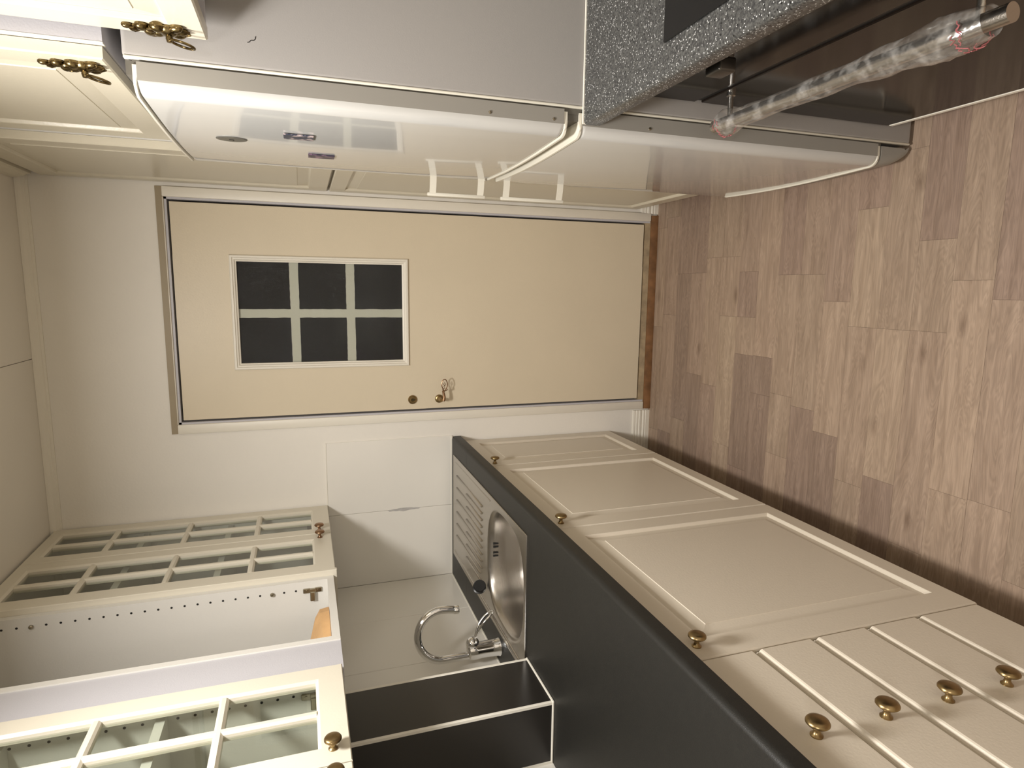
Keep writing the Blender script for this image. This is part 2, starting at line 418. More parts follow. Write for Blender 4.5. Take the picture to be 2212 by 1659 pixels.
MB().quads([ywin(0, 0), ywin(0, -.006), ywin(.003, -.010), ywin(.009, -.010), ywin(.011, -.006), ywin(.016, -.005), ywin(.018, .0), ywin(.0225, .002), ywin(.0225, .012), ywin(.0, .012)]).build('window_frame', M['trim'], door)
pg = MB().box(WX0-.008, WX1+.008, .008, .012, WZ0-.008, WZ1+.008).build('patterned_pane', M['pattern_glass'], door)
# muntins behind the patterned glass, slightly wavy as seen through it
def wavy(p0, p1, wdt, axis):
    b = MB(); L = []
    n = 40
    for i in range(n+1):
        t = i/n; c = Vector(p0).lerp(Vector(p1), t)
        a = wdt/2+random.uniform(-.0007, .0007); d = wdt/2+random.uniform(-.0007, .0007)
        if axis == 'z': L.append([(c.x-a, .0155, c.z), (c.x+d, .0155, c.z), (c.x+d, .028, c.z), (c.x-a, .028, c.z)])
        else: L.append([(c.x, .0156, c.z-a), (c.x, .0156, c.z+d), (c.x, .028, c.z+d), (c.x, .028, c.z-a)])
    return b.quads(L, cap0=True, cap1=True)
wavy((-.045, 0, WZ0-.01), (-.045, 0, WZ1+.01), .031, 'z').build('muntin', M['mel'], door)
for z in (1.4795, 1.2815): wavy((WX0-.01, 0, z), (WX1+.01, 0, z), .031, 'x').build('muntin', M['mel'], door)
# lock rose
lk = MB().lathe((-.381, fy, 1.057), (0, -1, 0), [(.0175, 0), (.0175, .004), (.0165, .006), (.0135, .0085), (.0125, .0095), (.0118, .008), (.0, .008)], 32).build('lock_rose', M['brass'], door, smooth=True)
MB().lathe((-.381, fy-.008, 1.057), (0, -1, 0), [(.008, 0), (.008, .003), (.0, .003)], 24).build('lock_cylinder', M['brass_dark'], lk, smooth=True)
MB().box(-.3822, -.3798, fy-.0118, fy-.010, 1.047, 1.061).build('keyhole', M['dark_hole'], lk)
hr = MB().lathe((-.382, fy, .951), (0, -1, 0), [(.0165, 0), (.0165, .003), (.015, .005), (.010, .0065), (.009, .014), (.0065, .018), (.0065, .045)], 32).build('handle_rose', M['brass'], door, smooth=True)
b = MB()
yh = fy-.046
b.tube([(-.384, yh, .944), (-.379, yh, .941), (-.368, yh, .940), (-.355, yh, .942), (-.343, yh, .945)], [.0055, .0065, .0058, .0048, .004], 12)
ring = []
for i in range(28):
    a = 2*PI*i/28
    x = -.322+.0235*math.cos(a); z = .9385+.0115*math.sin(a)*(1.0 if x > -.325 else max(.25, 1-(-.325-x)/.03))
    ring.append((x, yh, z))
b.tube(ring, .0019, 8, closed=True)
b.tube([(-.343, yh, .943), (-.338, yh, .948), (-.333, yh, .9375), (-.326, yh, .941), (-.318, yh, .934), (-.311, yh, .938), (-.318, yh, .943), (-.325, yh, .936)], .0014, 6)
b.tube([(-.345, yh, .936), (-.342, yh, .929), (-.338, yh, .927), (-.337, yh, .931), (-.340, yh, .932)], .0016, 6)
b.build('lever', M['bronze'], hr, smooth=True)

# ------------------------------------------------------------------ knobs, panel doors
def knob_mesh(o, axis, m, parent, sc=1.0):
    pr = [(.0085, 0), (.0085, .0015), (.0060, .0035), (.0045, .007), (.0045, .011), (.0060, .0135), (.0135, .016), (.0158, .0185), (.0158, .0205), (.0140, .0232), (.0095, .0250), (.0001, .0260)]
    return MB().lathe(o, axis, [(r*sc, d*sc) for r, d in pr], 28).build('knob', m, parent, smooth=True)

def panel_door(parent, sgn, xf, y0, y1, z0, z1, m, stile=.062, rail=.055, t=.020, name='door', toprail=None):
    g = .0015
    y0 += g; y1 -= g; z0 += g; z1 -= g
    toprail = toprail or rail
    def L(iy, iz0, iz1, dep):
        x = xf - sgn*dep
        return [(x, y0+iy, z0+iz0), (x, y1-iy, z0+iz0), (x, y1-iy, z1-iz1), (x, y0+iy, z1-iz1)]
    s, r, q = stile, rail, toprail
    loops = [L(0, 0, 0, t), L(0, 0, 0, .0025), L(.0025, .0025, .0025, 0), L(s, r, q, 0), L(s+.0015, r+.0015, q+.0015, .0015), L(s+.0045, r+.0045, q+.0045, .0078), L(s+.0045, r+.0045, q+.0045, t)]
    d = MB().quads(loops, close_v=True).build(name, m, parent)
    p = s+.0078
    def K(i, dep): return L(s+.0042+i, r+.0042+i, q+.0042+i, dep)
    MB().quads([K(0, t-.001), K(0, .0085), K(.003, .0085), K(.034, .0034), K(.0348, .0020)], cap0=True, cap1=True).build('door_panel', m, d)
    return d

def flat_front(parent, sgn, xf, y0, y1, z0, z1, m, name='drawer_front'):
    g = .0012
    def L(i, dep):
        x = xf - sgn*dep
        return [(x, y0+g+i*.3, z0+g+i), (x, y1-g-i*.3, z0+g+i), (x, y1-g-i*.3, z1-g-i), (x, y0+g+i*.3, z1-g-i)]
    return MB().quads([L(0, .02), L(0, .009), L(.0015, .0065), L(.0045, .0060), L(.0070, .0015), L(.0095, 0)], cap0=True, cap1=True).build(name, m, parent)

# ------------------------------------------------------------------ left base run
XF = -.558; ZB = .193; ZT = .858
def base_carcass(t, y0, y1, plz=.150):
    b = MB(); x0, x1 = -1.122, XF-.0205; w_ = .016
    for a_, c_ in ((y0+.0004, y0+w_), (y1-w_, y1-.0004)): b.prism([(x0, 0), (XF-.126, 0), (XF-.126, ZB-.03), (x1, ZB-.03), (x1, ZT), (x0, ZT)], 'y', a_, c_)
    b.box(x0, x1, y0+w_, y1-w_, ZB-.03, ZB-.014).box(x0, x0+.008, y0+w_, y1-w_, ZB-.014, ZT)
    b.box(x1-.06, x1, y0+w_, y1-w_, ZT-.016, ZT)
    b.build('carcass', M['mel'], t)
    MB().box(XF-.125, XF-.110, y0+.0004, y1-.0004, 0, ZB-.03).build('plinth', M['plinth'], t)
cabs = [((-.394, -.007), 'narrow cream base cabinet against the back wall, brass knob on its door', -.365),
        ((-.997, -.394), 'cream base cabinet with one door, below the steel sink', -.962),
        ((-1.603, -.997), 'cream base cabinet with one wide door, beside the drawers', -1.566)]
for (y0, y1), lab, ky in cabs:
    t = thing('base_cabinet', (-.84, (y0+y1)/2, 0), lab, 'cabinet', 'cream base cabinets under the dark worktop')
    base_carcass(t, y0, y1)
    d = panel_door(t, 1, XF, y0, y1, ZB, ZT, M['cream'], stile=.058, rail=.048, toprail=.052)
    knob_mesh((XF, ky, .828), (1, 0, 0), M['brass'], d)
y0, y1 = -2.01, -1.603
t = thing('drawer_cabinet', (-.84, (y0+y1)/2, 0), 'cream drawer unit with a column of brass knobs', 'cabinet')
base_carcass(t, y0, y1)
zs = [ZB, .3595, .4845, .6095, .7345, ZT]
for i in range(5):
    d = flat_front(t, 1, XF, y0, y1, zs[i], zs[i+1], M['cream'])
    kz = (.276, .419, .547, .671, .799)[i]
    knob_mesh((XF, -1.806, kz), (1, 0, 0), M['brass'], d, 1.05)

# worktop, in sections, with postformed front
wt = thing('worktop', (-.84, -.8, .862), 'charcoal laminate worktop holding the sink', 'worktop')
def fprof(x0):
    P = [(x0, .862), (-.541, .862), (-.538, .865)]
    for i in range(7):
        a = PI/2*i/6
        P.append((-.538-.012+.012*math.cos(a), .888+.012*math.sin(a)))
    P += [(x0, .900)]
    return P
HX0, HX1, HY0, HY1 = -1.0, -.622, -.893, -.065
b = MB()
b.prism(fprof(HX1), 'y', -.2428, -.006)
b.prism([(HX0, .862), (HX1, .862), (HX1, .9), (HX0, .9)], 'y', HY1, -.006)
b.prism([(-1.124, .862), (HX0, .862), (HX0, .9), (-1.124, .9)], 'y', -.2428, -.006)
b.build('worktop_section', M['counter'], wt, smooth=True)
b = MB()
b.prism(fprof(HX1), 'y', HY0, -.2436)
b.prism([(-1.124, .862), (HX0, .862), (HX0, .9), (-1.124, .9)], 'y', HY0, -.2436)
b.prism(fprof(-1.124), 'y', -2.012, HY0)
b.build('worktop_section', M['counter'], wt, smooth=True)

# ------------------------------------------------------------------ sink
sk = thing('sink', (-.81, -.475, .9), 'stainless steel sink with a ribbed drainer, let into the worktop', 'sink')
SX0, SX1, SY0, SY1 = -1.020, -.605, -.907, -.044
cx, cy, ra, rb = -.800, -.716, .172, .172
def sel(a, ax, ay, e=2.9):
    c, s = math.cos(a), math.sin(a)
    return (cx+ax*math.copysign(abs(c)**(2/e), c), cy+ay*math.copysign(abs(s)**(2/e), s))
b = MB(); bm = b.bm
N = 64
def rectpt(a):
    c, s = math.cos(a), math.sin(a)
    # project ray from bowl centre to the deck rectangle (near part y < -.50)
    tx = ((SX1-.004-cx)/c if c > 0 else (SX0+.004-cx)/c) if abs(c) > 1e-6 else 1e9
    ty = ((-.500-cy)/s if s > 0 else (SY0+.004-cy)/s) if abs(s) > 1e-6 else 1e9
    t = min(tx, ty)
    return (cx+c*t, cy+s*t)
angs = [2*PI*i/N for i in range(N)]
import bisect
for cpt in ((SX1-.004, -.5), (SX0+.004, -.5), (SX1-.004, SY0+.004), (SX0+.004, SY0+.004)):
    a = math.atan2(cpt[1]-cy, cpt[0]-cx) % (2*PI)
    i = min(range(N), key=lambda k: abs(angs[k]-a)); angs[i] = a
zt = .9035
loops = []
loops.append([(*rectpt(a), zt) for a in angs])
loops.append([(*sel(a, ra+.012, rb+.012), zt) for a in angs])
loops.append([(*sel(a, ra+.006, rb+.006), zt+.0012) for a in angs])
loops.append([(*sel(a, ra, rb), zt-.001) for a in angs])
for f, dz, e in ((.975, -.008, 2.9), (.955, -.02, 2.9), (.93, -.06, 2.8), (.90, -.10, 2.7), (.85, -.125, 2.6), (.76, -.140, 2.5), (.6, -.1465, 2.3), (.3, -.1485, 2.1), (.14, -.150, 2)):
    loops.append([(*sel(a, ra*f, rb*f, e), zt+dz) for a in angs])
b.quads(loops, cap1=True)
b.build('bowl', M['steel'], sk, smooth=True)
b = MB()
b.quads([[(SX0+.004, -.5, zt), (SX1-.004, -.5, zt), (SX1-.004, SY1-.004, zt), (SX0+.004, SY1-.004, zt)]], cap0=True)
# rim
def ro(i, z): return [(SX0+i, SY0+i, z), (SX1-i, SY0+i, z), (SX1-i, SY1-i, z), (SX0+i, SY1-i, z)]
b.quads([ro(.0, .9002), ro(.0, .9025), ro(.0015, .9042), ro(.004, .9035)])
b.build('drainer', M['steel'], sk)
b = MB()
for i in range(12):
    x = -.675-i*.0245
    ya = -.098 if i % 2 == 0 else -.251
    yb = -.470 if i < 10 else -.455
    MB().tube([(x, ya, zt-.0005), (x, ya-.006, zt+.0008), (x, yb+.006, zt+.0008), (x, yb, zt-.0005)], [.001, .0040, .0040, .001], 8, squash=1).build('rib', M['steel'], sk, smooth=True)
MB().tube([(-.995, -.07, zt), (-1.0, -.09, zt+.0005), (-1.0, -.60, zt+.0005), (-.998, -.86, zt)], .0035, 8).build('rim_bead', M['steel'], sk, smooth=True)
MB().tube([(-.63, -.07, zt), (-.626, -.09, zt), (-.624, -.56, zt)], .002, 8).build('rim_bead', M['steel'], sk, smooth=True)
for xx in (-.774, -.785, -.805, -.816):
    b = MB(); b.box(xx-.0022, xx+.0022, cy+rb*.953-.004, cy+rb*.953-.001, .872, .890, bev=.0005, seg=1)
    b.build('overflow_slot', M['black'], sk)
b = MB().lathe((-.80, -.716, .7535), (0, 0, 1), [(.036, 0), (.036, .002), (.03, .0025), (.0, .0015)], 28)
b.build('drain', M['chrome'], sk, smooth=True)
# black plug lying on the drainer
pl = thing('sink_plug', (-.925, -.515, .905), 'black rubber sink plug lying by the bowl rim', 'plug')
MB().lathe((-.942, -.517, .9265), (.72, -.62, .10), [(.0001, 0), (.010, 0), (.0105, .004), (.0215, .0055), (.0225, .010), (.0185, .012), (.0185, .022), (.021, .024), (.019, .027), (.0001, .027)], 28).build('plug_body', M['black'], pl, smooth=True)
MB().lathe((-.9470, -.5125, .9259), (.72, -.62, .10), [(.003, 0), (.007, .001), (.007, .005), (.003, .006)], 16).build('plug_grip', M['black'], pl, smooth=True)

# ------------------------------------------------------------------ faucet
fx_, fy_ = -1.068, -.668
fc = thing('faucet', (fx_, fy_, .9), 'chrome swan-neck mixer tap behind the sink', 'faucet')
b = MB()
b.lathe((fx_, fy_, .9005), (0, 0, 1), [(.029, 0), (.029, .004), (.0265, .008), (.0255, .03), (.0245, .06), (.026, .075), (.0265, .088), (.024, .100), (.016, .106), (.0001, .107)], 36)
b.build('faucet_body', M['chrome'], fc, smooth=True)
bx, by = fx_-.010, fy_-.004
ex, ey = -.930, -.640
d = Vector((ex-bx, ey-by, 0)); Ls = d.length; d.normalize()
R_ = Ls/2
pts = [(bx, by, .99), (bx, by, 1.03), (bx, by, 1.07)]
for i in range(21):
    a = PI-PI*i/20*1.0
    c = Vector((bx, by, 1.083))+d*R_
    pts.append(tuple(c+d*R_*math.cos(a)+Vector((0, 0, 1))*R_*math.sin(a)))
pts += [(ex-.002*d.x, ey-.002*d.y, 1.06), (ex-.006*d.x, ey-.006*d.y, 1.035)]
MB().tube(pts, .0118, 18).build('spout', M['chrome'], fc, smooth=True)
MB().lathe(pts[-1], (-.06, 0, -1), [(.0120, -.008), (.0130, -.006), (.0130, .006), (.0115, .0075), (.010, .004)], 20).build('aerator', M['chrome'], fc, smooth=True)
bc = Vector((fx_+.022, fy_+.006, .988))
b = MB(); bm2 = bmesh.new(); bmesh.ops.create_uvsphere(bm2, u_segments=24, v_segments=16, radius=.021)
for v in bm2.verts: v.co = v.co+bc
b.join(bm2); lv = b.build('cartridge_dome', M['chrome'], fc, smooth=True)
ring = []
tip = Vector((-.973, -.656, .935)); dd = (tip-bc).normalized(); up = Vector((0, 0, 1)); sd = dd.cross(up).normalized(); nn = sd.cross(dd)
st = bc+dd*.012
for i in range(30):
    a = 2*PI*i/30
    l_ = .052*(1-math.cos(a)); wd = .0135*math.sin(a)*(.35+.65*(1-math.cos(a))/2)
    ring.append(st+dd*l_+sd*wd*1.25+nn*(.012*math.sin(l_/.104*PI)))
MB().tube(ring, .0034, 10, closed=True).build('lever', M['chrome'], lv, smooth=True)

# ------------------------------------------------------------------ boxed pipe chase
CX, CY0, CY1 = -.957, -1.1135, -.921
ch = thing('pipe_boxing', (-1.04, -1.017, .9), 'black glossy boxed-in pipe chase with white corner beads', 'boxing')
MB().box(-1.1235, CX-.0025, CY0+.003, CY1-.003, .9008, 1.388).build('core', M['mel'], ch)
MB().box(CX-.0025, CX, CY0+.006, CY1-.007, .9045, 1.388).build('side_panel', M['chase'], ch)
MB().box(-1.12, CX-.007, CY0, CY0+.003, .9045, 1.388).build('front_panel', M['chase'], ch)
b = MB()
MB().box(CX-.0075, CX+.0012, CY0-.0012, CY0+.0062, .9008, 1.389, bev=.001, seg=1).build('corner_bead', M['seal'], ch)
MB().box(CX-.0075, CX+.0012, CY1-.0075, CY1+.001, .9008, 1.389, bev=.001, seg=1).build('corner_bead', M['seal'], ch)
MB().box(CX-.0035, CX+.0035, CY0-.003, CY1+.001, .9003, .9055, bev=.0012, seg=1).build('corner_bead', M['seal'], ch)
MB().box(-1.123, CX+.002, CY0-.0035, CY0+.0030, .9003, .9055, bev=.0012, seg=1).build('corner_bead', M['seal'], ch)
MB().box(-1.1238, -1.1185, CY0-.003, CY0+.001, .9008, 1.389).build('corner_bead', M['seal'], ch)

# ------------------------------------------------------------------ left wall cabinets
UX = -.777; UZ0 = 1.392; UZ1 = 2.284
def peg_row(parent, x, y, z0, n):
    first = MB().lathe((x, y, z0), (0, -1, 0), [(.0030, 0), (.0030, .0006), (.0001, .0006)], 8).build('peg_hole', M['dark_hole'], parent)
    for i in range(1, n):
        c = first.copy(); COL.objects.link(c); c.location = (0, 0, .032*i)
def hinge_plate(parent, x, y, z, m=None):
    b = MB()
    b.box(x-.007, x+.007, y-.005, y, z-.026, z-.006, bev=.0015, seg=1).box(x-.007, x+.007, y-.005, y, z+.006, z+.026, bev=.0015, seg=1)
    b.box(x-.006, x+.006, y-.008, y, z-.008, z+.008, bev=.0012, seg=1)
    b.box(x-.030, x-.002, y-.012, y-.002, z-.007, z+.007, bev=.002, seg=1)
    for dz in (-.016, .016): b.lathe((x, y-.005, z+dz), (0, -1, 0), [(.0032, 0), (.0032, .0012), (.001, .0012)], 10)
    return b.build('hinge_plate', m or M['nickel'], parent)
def upper_carcass(t, y0, y1, xf, shelves=(), dz=0):
    UZ0 = 1.392+dz
    b = MB(); x0 = -1.1235; tk = .018
    b.box(x0, xf, y0, y0+tk, UZ0, UZ1).box(x0, xf, y1-tk, y1, UZ0, UZ1)
    b.box(x0, xf, y0+tk, y1-tk, UZ0, UZ0+tk).box(x0, xf, y0+tk, y1-tk, UZ1-tk, UZ1)
    b.box(x0, x0+.006, y0+tk, y1-tk, UZ0+tk, UZ1-tk)
    b.build('carcass', M['mel'], t)
    for z in shelves:
        MB().box(x0+.008, xf-.015, y0+tk+.0005, y1-tk-.0005, z-.009, z+.009).build('shelf', M['mel'], t)
ROWS0 = ((1.452, 1.620), (1.638, 1.846), (1.863, 2.069), (2.087, 2.240))
def glazed_door(t, y0, y1, knob_y, km, dz=0):
    UZ0 = 1.392+dz; ROWS = [(a_+dz*.6, b_+dz*.6) for a_, b_ in ROWS0]
    g = .0014; y0 += g; y1 -= g; z0 = UZ0-.002; z1 = UZ1-.004
    st = .050
    def L(iy, za, zb, dep):
        x = UX-dep
        return [(x, y0+iy, za), (x, y1-iy, za), (x, y1-iy, zb), (x, y0+iy, zb)]
    a, c = ROWS[0][0], ROWS[3][1]
    d = MB().quads([L(0, z0, z1, .019), L(0, z0, z1, .002), L(.002, z0+.002, z1-.002, 0), L(st-.006, a-.006, c+.006, 0), L(st, a, c, .005), L(st, a, c, .019)], close_v=True).build('door', M['cream_glass'], t)
    ym = (y0+y1)/2
    def mun(u0, u1, va, vb, vert):
        b = MB()
        if vert:
            b.prism([(UX-.019, u0), (UX-.019, u1), (UX-.006, u1), (UX-.0015, (u0+u1)/2+.004), (UX-.0015, (u0+u1)/2-.004), (UX-.006, u0)], 'z', va, vb)
        else:
            zc_ = (va+vb)/2
            b.prism([(UX-.0188, va), (UX-.0188, vb), (UX-.006, vb), (UX-.0013, zc_+.004), (UX-.0013, zc_-.004), (UX-.006, va)], 'y', u0, u1)
        b.build('muntin', M['cream_glass'], d)
    mun(ym-.009, ym+.009, a, c, True)
    for i in range(3): mun(y0+st, y1-st, ROWS[i][1], ROWS[i+1][0], False)
    for r in ROWS:
        for (p, q) in ((y0+st, ym-.009), (ym+.009, y1-st)):
            MB().box(UX-.0145, UX-.0115, p-.001, q+.001, r[0]-.001, r[1]+.001).build('pane', M['pane'], d)
    knob_mesh((UX, knob_y, 1.427+dz*.5), (1, 0, 0), km, d)
    return d
t = thing('wall_cabinet', (-.95, -.29, UZ0), 'far glazed wall cabinet meeting the back wall, two doors with copper-brown knobs', 'cabinet')
upper_carcass(t, -.583, -.0065, UX-.021, (1.73, 2.0))
glazed_door(t, -.290, -.006, -.262, M['bronze']); glazed_door(t, -.583, -.290, -.326, M['bronze'])
peg_row(t, -.835, -.025, 1.52, 20)
hinge_plate(t, -.83, -.025, 1.46)
MB().box(-1.1235, UX+.004, -.5995, -.5845, UZ0-.006, UZ1, bev=.0015, seg=1).build('filler_panel', M['cream_glass'], t)
# doorless unit
OX = -.790; OY0, OY1 = -.955, -.6005
t = thing('open_cabinet', (-.95, -.78, UZ0), 'doorless white wall cabinet between the two glazed ones', 'cabinet')
upper_carcass(t, OY0, OY1, OX, (), .005)
peg_row(t, -.8155, OY1-.018, 1.5025, 24)
hinge_plate(t, -.818, OY1-.018, 1.457)
for z in (1.5025+.032*2, 1.5025+.032*20): 
    MB().lathe((-.8155, OY1-.018, z), (0, -1, 0), [(.004, 0), (.0055, .002), (.0055, .006), (.003, .009), (.0001, .009)], 12).build('shelf_pin', M['nickel'], t, smooth=True)
MB().box(-1.1235, OX-.003, -1.0785, -.9555, UZ0+.005, UZ1).build('filler_strip', M['mel_cool'], t, label='wide lavender-white filler strip')
# near glazed unit
t = thing('wall_cabinet', (-.95, -1.385, UZ0), 'near glazed wall cabinet above the black boxing, two doors with brass knobs', 'cabinet')
upper_carcass(t, -1.690, -1.079, UX-.021, (1.757, 2.03), .011)
glazed_door(t, -1.3845, -1.079, -1.345, M['brass'], .011); glazed_door(t, -1.690, -1.3845, -1.424, M['brass'], .011)
peg_row(t, -.826, -1.097, 1.505, 23)
hinge_plate(t, -.83, -1.097, 1.463)
# brown paper bag in the doorless unit
pb = thing('paper_bag', (-.90, -.80, 1.411), 'small crumpled brown paper bag lying in the doorless cabinet', 'bag')
b = MB()
random.seed(3)
def sec(x0, y, w_, h, k):
    z = 1.4158
    return [(x0, y, z), (x0-w_, y+.004, z), (x0-w_-.004, y, z+h*.55), (x0-w_*.72, y-.004, z+h), (x0-w_*.35, y+k, z+h*.78), (x0-.004, y, z+h*.5)]
op = MB().quads([[(-.8335, -.742, 1.4165), (-.8335, -.775, 1.4165), (-.842, -.757, 1.4430)], [(-.8315, -.742, 1.4165), (-.8315, -.775, 1.4165), (-.840, -.757, 1.4430)]], cap0=True, cap1=True)
L = [sec(-.835, -.700, .10, .048, .012), sec(-.828, -.735, .105, .052, .004), sec(-.832, -.79, .10, .046, -.003), sec(-.838, -.86, .095, .036, .002), sec(-.85, -.925, .08, .012, 0)]
b.quads(L, cap1=True)
b.quads([[Vector(p)*1 for p in L[0]], [(p[0]*.96-.036, p[1]-.05, 1.4165+(p[2]-1.4158)*.7) for p in L[0]]], cap1=True)
b.build('bag_body', M['paper'], pb)
op.build('bag_opening_shade', M['plinth'], pb)  # solid dark prism painted as the shade inside the open bag
b = MB()
b.quads([[(-.836, -.702, 1.412), (-.868, -.700, 1.441), (-.872, -.730, 1.450), (-.840, -.742, 1.432)], [(-.833, -.702, 1.412), (-.866, -.698, 1.442), (-.870, -.729, 1.452), (-.838, -.743, 1.434)]], cap0=True, cap1=True)
b.build('bag_flap', M['paper'], pb)

# ------------------------------------------------------------------ tall cabinet on the right
TX = .39
tc_ = thing('tall_cabinet', (.69, -.285, 0), 'tall cream cupboard between the fridge and the cream door', 'cabinet')
b = MB()
b.box(TX+.0205, .985, -.575, -.559, .10, 2.235).box(TX+.0205, .985, -.022, -.006, .10, 2.235).box(TX+.0205, .985, -.559, -.022, .10, .116)
b.box(TX+.0205, .985, -.559, -.022, 2.219, 2.235).box(.977, .985, -.559, -.022, .116, 2.219).box(TX+.0205, .97, -.559, -.022, 1.34, 1.356)
b.build('carcass', M['mel'], tc_)
MB().box(TX+.06, TX+.075, -.575, -.014, 0, .10).box(.95, .97, -.575, -.014, 0, .10).build('plinth', M['mel_cool'], tc_)
panel_door(tc_, -1, TX, -.575, -.006, 1.3555, 2.225, M['old_cream'], stile=.045, rail=.060)
panel_door(tc_, -1, TX, -.575, -.006, .100, 1.3495, M['old_cream'], stile=.045, rail=.050)
crown_p = [(TX+.02, 2.2355), (TX-.003, 2.2355), (TX-.004, 2.246), (TX-.009, 2.252), (TX-.014, 2.270), (TX-.016, 2.289), (TX+.02, 2.289)]
MB().prism(crown_p, 'y', -.585, -.04).build('cornice', M['old_cream'], tc_)

# ------------------------------------------------------------------ ornate ring pull handle
def vine_handle(parent, xf, y, zc):
    """zc: centre of the ring boss; back plate grows upward, ring hangs below, facing -X"""
    b = MB()
    def lobe(dy, dz, ry, rz, h, rot=0):
        dy *= 1.45; ry *= 1.35; rz *= 1.12; h *= 1.25
        m_ = bmesh.new(); bmesh.ops.create_uvsphere(m_, u_segments=14, v_segments=8, radius=1)
        for v in m_.verts:
            p = Vector((v.co.x*h, v.co.y*ry, v.co.z*rz))
            p = Matrix.Rotation(rot, 3, 'X') @ p
            v.co = Vector((xf-.003, y+dy, zc+dz))+p
        b.join(m_)
    lobe(0, 0, .012, .014, .008); lobe(-.006, .013, .008, .011, .007, .5); lobe(.006, .015, .007, .010, .007, -.6)
    lobe(.003, .026, .008, .009, .008); lobe(-.004, .036, .007, .009, .006, .4); lobe(.002, .046, .005, .010, .005, -.3); lobe(-.001, .057, .0035, .007, .004)
    lobe(-.008, -.012, .006, .011, .006, -.5); lobe(.008, -.012, .006, .011, .006, .5); lobe(0, -.018, .005, .010, .005)
    for s in (-1, 1):
        q = [(xf-.008, y+s*.002, zc+.02)]
        for i in range(9):
            a = i/8*PI*1.5
            q.append((xf-.009, y+s*(.009+.005*math.cos(a+PI)), zc+.022+.006*math.sin(a)))
        b.tube(q, .0018, 6)
        b.tube([(xf-.008, y, zc+.040), (xf-.008, y+s*.006, zc+.047), (xf-.007, y+s*.003, zc+.053)], .0018, 6)
        b.tube([(xf-.006, y+s*.004, zc-.014), (xf-.006, y+s*.008, zc-.024), (xf-.005, y+s*.004, zc-.031)], .0018, 6)
    b.lathe((xf-.004, y, zc-.001), (-1, 0, 0), [(.006, 0), (.0045, .006), (.0055, .012), (.004, .017), (.0001, .018)], 14)
    pull = b.build('pull_plate', M['brass_dark'], parent, smooth=True)
    r = []
    for i in range(26):
        a = 2*PI*i/26
        r.append((xf-.018-.004*(1-math.cos(a)), y+.0115*math.sin(a), zc-.002-.017*(1-math.cos(a))))
    MB().tube(r, .0021, 8, closed=True).build('ring', M['brass_dark'], pull, smooth=True)
    return pull

# ------------------------------------------------------------------ cabinet above the fridge
of = thing('wall_cabinet', (.70, -.89, 1.745), 'deep cream cabinet above the fridge with ornate brass pull', 'cabinet')
OFX = .412
b = MB(); zt_ = 2.275
b.box(OFX+.022, .985, -1.19, -1.174, 1.745, zt_).box(OFX+.022, .985, -.592, -.577, 1.745, zt_).box(OFX+.022, .985, -1.174, -.592, 1.745, 1.761).box(OFX+.022, .985, -1.174, -.592, zt_-.016, zt_).box(.978, .985, -1.174, -.592, 1.761, zt_-.016)
b.build('carcass', M['mel_cool'], of)
b = MB().box(OFX+.0215, OFX+.024, -1.1905, -1.1735, 1.7445, zt_).build('edge_band', M['seal'], of)
d = panel_door(of, -1, OFX, -1.182, -.580, 1.7465, zt_-.002, M['old_cream'], stile=.055, rail=.055)
vine_handle(d, OFX, -1.145, 1.785)
# ------------------------------------------------------------------ cabinet above the cooktop
NX = .450
nc = thing('wall_cabinet', (.72, -1.5, 1.586), 'cream cabinet above the cooktop with ornate brass pull', 'cabinet')
b = MB()
b.box(NX+.021, .985, -1.812, -1.796, 1.589, 2.275).box(NX+.021, .985, -1.228, -1.212, 1.589, 2.275).box(NX+.021, .985, -1.796, -1.228, 1.605, 1.621).box(NX+.021, .985, -1.796, -1.228, 2.259, 2.275).box(.975, .985, -1.796, -1.228, 1.621, 2.259)
b.box(NX+.028, NX+.034, -1.796, -1.228, 1.592, 1.605)
b.build('carcass', M['mel_cool'], nc)
d = panel_door(nc, -1, NX, -1.812, -1.211, 1.586, 2.273, M['old_cream'], stile=.050, rail=.050)
vine_handle(d, NX, -1.247, 1.640)

# ------------------------------------------------------------------ fridge
FY0, FY1, FZ = -1.190, -.590, 1.720
fr = thing('fridge', (.70, -.89, 0), 'tall white fridge-freezer with two doors', 'fridge')
fr['category'] = 'fridge'
b = MB()
b.box(.418, .98, FY0, FY1, .010, FZ, bev=.008, seg=4)
b.build('cabinet_body', M['fridge_side'], fr, smooth=True)
MB().box(.4162, .4215, FY0-.0004, FY0+.012, .012, FZ-.002, bev=.0022, seg=2).build('front_edge_highlight', M['handle_plastic'], fr, smooth=True)  # added white strip paints the highlight along the rounded body edge
MB().box(.44, .97, FY0+.02, FY1-.02, 0, .012).build('base_tray', M['black'], fr)
MB().box(.405, .4185, FY0+.005, FY1-.012, .10, FZ-.014).build('gasket', M['gasket'], fr)
def fsec(z, gx=0):
    """door plan section (counter-clockwise list of x,y,z)"""
    P = [(.408, FY0+.002), (.384+gx, FY0+.001)]
    for i in range(1, 7):
        a = PI/2*i/6
        P.append((.384+gx-.022*math.sin(a), FY0+.001+.024*(1-math.cos(a))))
    for i in range(1, 8):
        t_ = i/8; yy = FY0+.025+(FY1-FY0-.05)*t_
        P.append((.362+gx-.007*math.sin(PI*t_), yy))
    for i in range(0, 7):
        a = PI/2*(1-i/6)
        P.append((.384+gx-.022*math.sin(a), FY1-.001-.024*(1-math.cos(a))))
    P.append((.408, FY1-.002))
    return [(x, y, z) for x, y in P]
def fdoor(z0, z1, name):
    L = [fsec(z0, .006), fsec(z0+.004, .001), fsec(z0+.009, 0), fsec(z1-.009, 0), fsec(z1-.004, .001), fsec(z1, .006)]
    return MB().quads(L, cap0=True, cap1=True).build(name, M['fridge'], fr, smooth=True)
